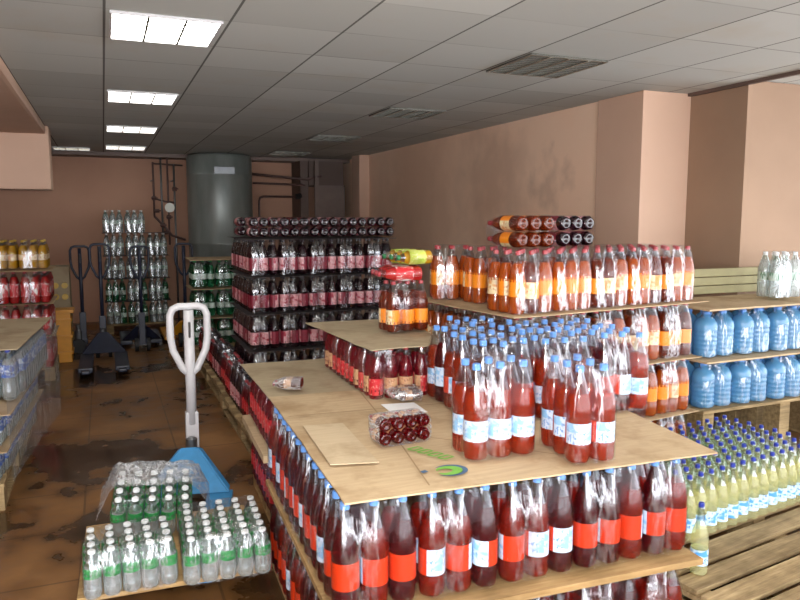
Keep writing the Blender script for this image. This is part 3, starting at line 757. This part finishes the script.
for i in range(3):
    lying('cola_bottle_pack', f'cola pack lying flat at the back of the tower top, {ORD[i+1]} from left', 'cola', 3, 2, (CX+.15+i*.42, CY+.62, .148+4*.352+.004+.095), random.uniform(-.1, .1), 'cola packs lying on the tower')
# low run of packs along the aisle
pallet('low pallet along the aisle beside the cola tower', .93, 4.6, 0, .28, 2.05)
pallet('low pallet farther along the aisle beside the cola tower', .95, 6.72, 0, .27, 2.2)
ii = 1
for y0, n in ((4.62, 7), (6.74, 7)):
    for j in range(n):
        pack('cola_bottle_pack', f'dark red cola pack in the low aisle row, {ORD[ii]} from the front', 'cola' if j % 3 else 'red', 2, 3, (1.06 if y0 < 6 else 1.08, y0+.14+j*.29, .148), 0, 'low row of packs along the aisle', .094); ii += 1
for j in range(3):
    pack('cola_bottle_pack', f'dark cola pack between second stack and tower, {ORD[j+1]} from the left', 'cola', 3, 2, (1.40+j*.29, 5.6, .148), 0, 'cola packs before the tower', .094)
pallet('pallet between the raspberry stack and the cola tower', 1.24, 5.3, 0, .95, .9)

# green bottles behind the tower
pallet('pallet under the green bottle packs', .98, 9.2, 0, 1.0, .8)
for i, nm in enumerate(('lowest', 'middle', 'top')):
    for j in range(3):
        pack('green_bottle_pack', f'green bottle pack by the tank, {nm} layer, {ORD[j+1]} from left', 'greenfar', 3, 2, (1.13+j*.3, 9.32, .148+i*.365), 0, 'green bottle packs', .095)
        if j == 0: pack('green_bottle_pack', f'green bottle pack by the tank, {nm} layer, behind the left one', 'greenfar', 3, 2, (1.13, 9.55, .148+i*.365), 0, 'green bottle packs', .095)
    sheet('cardboard_sheet', f'cardboard sheet over the {nm} layer of green bottles', quad(.98, 9.2, 0, .93, .6, (.01, .02, .02, .02)), .148+i*.365+.335, .008, 'card', .006, seed=50+i)

# clear bottles against the back wall
pallet('pallet under the silvery clear bottle stack at the back', -.02, 11.55, 0, 1.0, .8, h=.14)
for i in range(5):
    n = 3 if i < 4 else 2
    x0 = .13 if i < 4 else .13
    for j in range(n):
        pack('clear_bottle_pack', f'clear bottle pack at the back wall, {ORD[j+1]} from left, layer {ORD[i+1]} from bottom', 'clearfar', 3, 3, (x0+j*.31, 11.75, .14+i*.345), 0, 'clear bottle packs at the back', .097, alt='greenfar' if i < 2 else None)
    if i < 4: sheet('cardboard_sheet', f'liner sheet in the clear bottle stack, {ORD[i+1]} from the floor', quad(-.02, 11.58, 0, .93, .34, (.01, .01, .01, .01)), .14+i*.345+.333, .004, 'card_dark', .004, seed=60+i)

# ---------------------------------------------------------------- left side
pallet('pallet under the red bottle stack at far left', -1.75, 8.45, 0, 1.2, .8)
for i, nm in enumerate(('lowest', 'middle', 'upper')):
    for j in range(4):
        pack('red_bottle_pack', f'red bottle pack at far left, {nm} layer, {ORD[j+1]} from the aisle', 'redfar', 3, 2, (-.70-j*.295, 8.56, .148+i*.35), 0, 'red bottle packs', .095)
    for j in range(2):
        pack('red_bottle_pack', f'red bottle pack at far left, {nm} layer, aisle side {ORD[j+1]} behind corner', 'redfar', 2, 3, (-.652, 8.81+j*.29, .148+i*.35), 0, 'red bottle packs', .095)
    sheet('cardboard_sheet', f'cardboard sheet over the {nm} layer of the red bottle stack', quad(-1.75, 8.46, 0, 1.2, .8, (.0, .01, .02, 0)), .148+i*.35+.333, .004, 'card', .006, seed=70+i)
for j in range(4):
    pack('yellow_bottle_pack', f'yellow bottle pack on top of the red stack, {ORD[j+1]} from the aisle', 'yellowfar', 3, 2, (-.72-j*.295, 8.75, .148+3*.35+.002), random.uniform(-.04, .04), 'yellow bottle packs', .095)
    pack('yellow_bottle_pack', f'yellow bottle pack behind on the red stack, {ORD[j+1]} from the aisle', 'yellowfar', 3, 2, (-.72-j*.295, 9.02, .148+3*.35+.002), random.uniform(-.04, .04), 'yellow bottle packs', .095)
# olive carton with yellow goods beside it
e = empty('carton', 'olive cardboard carton with yellow goods beside the dark pallet trucks', 'carton', (-.62, 10.7, .148))
bm = new_bm(); box(bm, -.17, .17, -.2, .2, 0, .95, bev=.006); link('carton_body', to_mesh('carton_body', bm, M['card_grey']), e)
for a, b in ((-.11, .55), (.0, .55), (.11, .55), (-.11, .7), (0, .7), (.11, .7)):
    bm = new_bm(); tube(bm, [(0, -.2, 0), (0, -.235, 0)], .04, 10); link('yellow_bottle_end', to_mesh('yellow_bottle_end', bm, M['cap_yellow']), e, (a, 0, b))
e = empty('plastic_crate', 'tall yellow plastic crate on the floor between red stack and parked pallet trucks', 'crate', (-.52, 9.6, 0))
bm = new_bm(); box(bm, -.105, .105, -.14, .14, 0, .60, bev=.01); link('crate_body', to_mesh('crate_body', bm, M['orange_metal']), e)
for zz in (.10, .30, .50):
    bm = new_bm(); box(bm, -.12, .12, -.155, .155, zz, zz+.035, bev=.006); link('crate_rib', to_mesh('crate_rib', bm, M['orange_metal']), e)
bm = new_bm(); box(bm, -.125, .145, -.16, .16, .60, .64, bev=.008); link('crate_rim', to_mesh('crate_rim', bm, M['orange_metal']), e)
pallet('small pallet under the olive carton', -.85, 10.45, 0, .5, .5, nb=4)

# near-left water stack
LR = -.10
pallet('grey pallet under the water stack at the left edge', -1.74, 4.74, 0, 1.12, 1.72, h=.165, nb=9)
GW = 'water packs at the left edge'
for i, z in enumerate((.168, .388)):
    for j in range(5):
        pack('water_bottle_pack', f'small blue-labelled water pack at left, {("lower", "upper")[i]} small layer, {ORD[j+1]} from aisle', 'mineral_s', 3, 3, (-.73-j*.205+.02*i, 4.86-.01*j, z), -.05, GW, .066)
    for j in range(6):
        pack('water_bottle_pack', f'small blue-labelled water pack at left, {("lower", "upper")[i]} small layer, aisle side {ORD[j+1]}', 'mineral_s', 3, 3, (-.72+.012*(j+1)+.02*i, 5.07+.21*j, z), -.05, GW, .066)
    sheet('cardboard_sheet', f'cardboard sheet over the {("lower", "upper")[i]} small water layer at left', quad(-1.75, 4.76, -.05, 1.15, 1.64, (.0, .03, .02, 0) if i == 0 else (0, .03, .05, 0)), z+.203, .006, 'card', .006, seed=80+i)
for j in range(4):
    pack('water_bottle_pack', f'tall blue-labelled water pack at left, front row, {ORD[j+1]} from the aisle', 'mineral', 3, 2, (-.68-j*.285, 5.08, .612), -.05, GW, .093)
for j in range(4):
    pack('water_bottle_pack', f'tall blue-labelled water pack at left, aisle side, {ORD[j+1]} from front', 'mineral', 2, 3, (-.61+.014*(j+1), 5.33+j*.285, .612), -.05, GW, .093)
sheet('cardboard_sheet', 'grey-tan cardboard sheet topping the water stack at the left edge', [(-1.75, 4.99), (-.52, 4.94), (-.42, 6.42), (-1.7, 6.48)], .938, .006, 'card_grey', .007, seed=83)
# stretch film wound round the whole left stack, open at the back
bm = new_bm(); path = [(-1.70, 4.715), (-1.2, 4.69), (-.585, 4.665), (-.575, 4.70), (-.50, 5.5), (-.40, 6.30)]
pp = []
for i in range(len(path)-1):
    for q in range(12):
        pp.append(Vector(path[i]).lerp(Vector(path[i+1]), q/12))
pp.append(Vector(path[-1])); g = []
for jz in range(15):
    zz = .19+jz*.052; row = []
    for i, p in enumerate(pp):
        lean = max(0, (zz-.60))*(.10 if p.x > -.58 else 0)
        wv = .016*noise.noise(Vector((p.x*6, p.y*6, zz*5)))+.008*noise.noise(Vector((p.x*17, p.y*17, zz*9)))
        fy = .26 if (zz > .61 and i < 26) else 0
        row.append(bm.verts.new((p.x+wv+(.02 if i >= 24 else 0), p.y+wv+fy*(1 if i < 25 else .5), zz)))
    g.append(row)
for jz in range(14):
    for i in range(len(pp)-1):
        if i < 26: continue
        bm.faces.new((g[jz][i], g[jz][i+1], g[jz+1][i+1], g[jz+1][i]))
for v in [v for v in bm.verts if not v.link_faces]: bm.verts.remove(v)
M['film_side'] = film('dull_stretch_film', .20, .8, 9, .35)
tag(link('stretch_film', to_mesh('stretch_film', bm, M['film_side'], True)), 'dull crumpled stretch film wound round the aisle side of the left water stack', 'stretch film')

# ---------------------------------------------------------------- water packs on the pallet truck
pallet('pallet on the truck forks under the green-labelled water packs', -.17, 3.16, 0, .86, 1.0, z=.108, h=.02+.10, nb=6, mat='wood_light') if False else None
bm = new_bm(); box(bm, -.41, .41, -.5, .28, 0, .022, bev=.004)
tag(link('fork_board', to_mesh('fork_board', bm, M['wood_light']), None, (.25, 3.70, .108), (0, 0, -.03)), 'wooden board on the forks under the green-labelled water packs', 'board')
GG = 'green-labelled water packs in the aisle'
WZ = .131
pack('water_bottle_pack', 'green-labelled water pack at the front left of the truck', 'water', 5, 4, (.045, 3.33, WZ), .03, GG, .0785, mat='film_cloud')
pack('water_bottle_pack', 'green-labelled water pack at the front right, next to the soda stack', 'water', 5, 6, (.465, 3.36, WZ), -.05, GG, .0785, mat='film_cloud')
e = pack('water_bottle_pack', 'tilted green-labelled water pack draped in cloudy film before the blue hood', 'water', 5, 4, (.17, 3.80, WZ+.065), .0, GG, .0785)
e.rotation_euler = (.22, .06, -.10)
# crumpled film over its far half
bm = new_bm(); n = 18; g = []
for j in range(n+1):
    row = []
    for i in range(n+1):
        u, v = i/n, j/n; x = -.26+.54*u; y = -.05+.30*v
        edge = max(abs(u-.5)*2, v if v > .5 else 0)
        zz = .238-.20*max(0, edge-.72)/.28*1.0 + .022*noise.noise(Vector((x*18, y*18, 1)))+.012*noise.noise(Vector((x*45, y*45, 5)))
        row.append(bm.verts.new((x*(1+.03*edge), y*(1+.05*edge), zz)))
    g.append(row)
for j in range(n):
    for i in range(n): bm.faces.new((g[j][i], g[j][i+1], g[j+1][i+1], g[j+1][i]))
link('film_drape', to_mesh('film_drape', bm, M['film_thick'], True), e)

# ---------------------------------------------------------------- right: lemonade, jugs, pallets
PR = .15
pallet('big weathered pallet in the right foreground carrying lemonade bottles', 2.44, 1.28, PR, 1.75, 1.25, nb=8, gap=.32)
pallet('weathered pallet under the lemonade bottle rows at right', 2.26, 2.58, PR, 1.95, .72, nb=5, gap=.30)
c, s = math.cos(PR), math.sin(PR)
rowname = ['front', 'second', 'third', 'fourth', 'fifth', 'sixth', 'seventh', 'eighth', 'ninth']
cnt = 0
for j in range(8):
    for i in range(14):
        lx, ly = .045+i*.0865+random.uniform(-.003, .003), .05+j*.0850
        x, y = 2.60+lx*c-ly*s, 2.59+lx*s+ly*c
        # skip what stands inside the amber stack or is buried behind it
        ax, ay = x-AX, y-AY
        la, lb = ax*math.cos(AR)+ay*math.sin(AR), -ax*math.sin(AR)+ay*math.cos(AR)
        if la < 1.53 and lb > -.10: continue
        # main stack clearance
        if x < 2.30 : continue
        e = empty('lemonade_bottle', f'blue-capped lemonade bottle, {rowname[j]} row at right, {ORD[i+1]} from left', 'bottle', (x, y, .148), (0, 0, random.uniform(0, 6.28)), 'lemonade bottles on the right pallet')
        kk = K['lemon']; link('glass_body', kk.body, e); link('cap', kk.cap, e); link('paper_label', kk.label, e); cnt += 1
for (x, y, lb) in ((2.43, 2.36, 'lone lemonade bottle standing on bare pallet boards by the soda stack corner'), (2.40, 2.50, 'lemonade bottle tucked behind the lone one beside the soda stack')):
    e = empty('lemonade_bottle', lb, 'bottle', (x, y, .148), (0, 0, .4), 'lemonade bottles on the right pallet')
    kk = K['lemon']; link('glass_body', kk.body, e); link('cap', kk.cap, e); link('paper_label', kk.label, e)

# blue water jugs
JX, JY, JR = 3.70, 3.62, .03
pallet('pallet under the blue water jugs by the right wall', JX, JY, JR, 1.6, .52, h=.44, nb=5)
for i, z in enumerate((.445, .80)):
    for j in range(5):
        pack('water_jug_pack', f'pair of blue water jugs, {("lower", "upper")[i]} layer at right wall, {ORD[j+1]} from left', 'jug', 2, 2, (JX+.17+j*.338, JY+.19, z), JR+random.uniform(-.01, .01), 'blue water jugs', .1585)
    sheet('cardboard_sheet', f'brown cardboard sheet over the {("lower", "upper")[i]} layer of blue jugs', quad(JX, JY, JR, 1.75, .52, (.04, .05, 0, .0)), z+.333, .012, 'card', .012 if i else .006, seed=90+i)
bm = new_bm()
e = empty('plank_stack', 'greenish planks lying on edge against the near right wall', 'planks', (4.35, 4.205, 1.165))
for i in range(3):
    bm = new_bm(); box(bm, -.30, 1.9, -.022, .022, 0, .060, bev=.005)
    link('plank', to_mesh('plank', bm, M['green_plank']), e, (0, -.004*i, i*.066), (0, 0, 0))
pack('clear_bottle_pack', 'clear bottle pack standing on the jug cardboard at the right edge', 'clearfar', 3, 2, (4.62, 3.86, 1.165), 0, 'clear bottles on the jugs', .095)

# ---------------------------------------------------------------- light
sc = bpy.context.scene
w = bpy.data.worlds.new('world'); sc.world = w; w.use_nodes = True
bg = w.node_tree.nodes['Background']; bg.inputs[0].default_value = (.93, .96, 1, 1); bg.inputs[1].default_value = 6.5
# the photographer's flash, on the camera body
fl = bpy.data.lights.new('camera_flash', 'AREA'); fl.shape = 'RECTANGLE'; fl.size = .16; fl.size_y = .09; fl.energy = 60; fl.color = (1, .95, .90); fl.spread = math.radians(150)
fo = bpy.data.objects.new('camera_flash', fl); C.objects.link(fo)
fo.matrix_world = cam.matrix_world.copy(); fo.location = Vector((0, 0, EYE))+R_*.03+U_*.10+W_*.06
vs = sc.view_settings
vs.view_transform = 'Standard'; vs.look = 'None'; vs.exposure = 0; vs.gamma = 1; vs.use_curve_mapping = False
sc.cycles.max_bounces = 6; sc.cycles.transparent_max_bounces = 24; sc.cycles.diffuse_bounces = 3; sc.cycles.glossy_bounces = 3; sc.cycles.transmission_bounces = 4
sc.cycles.sample_clamp_indirect = 4
sc.cycles.use_denoising = True
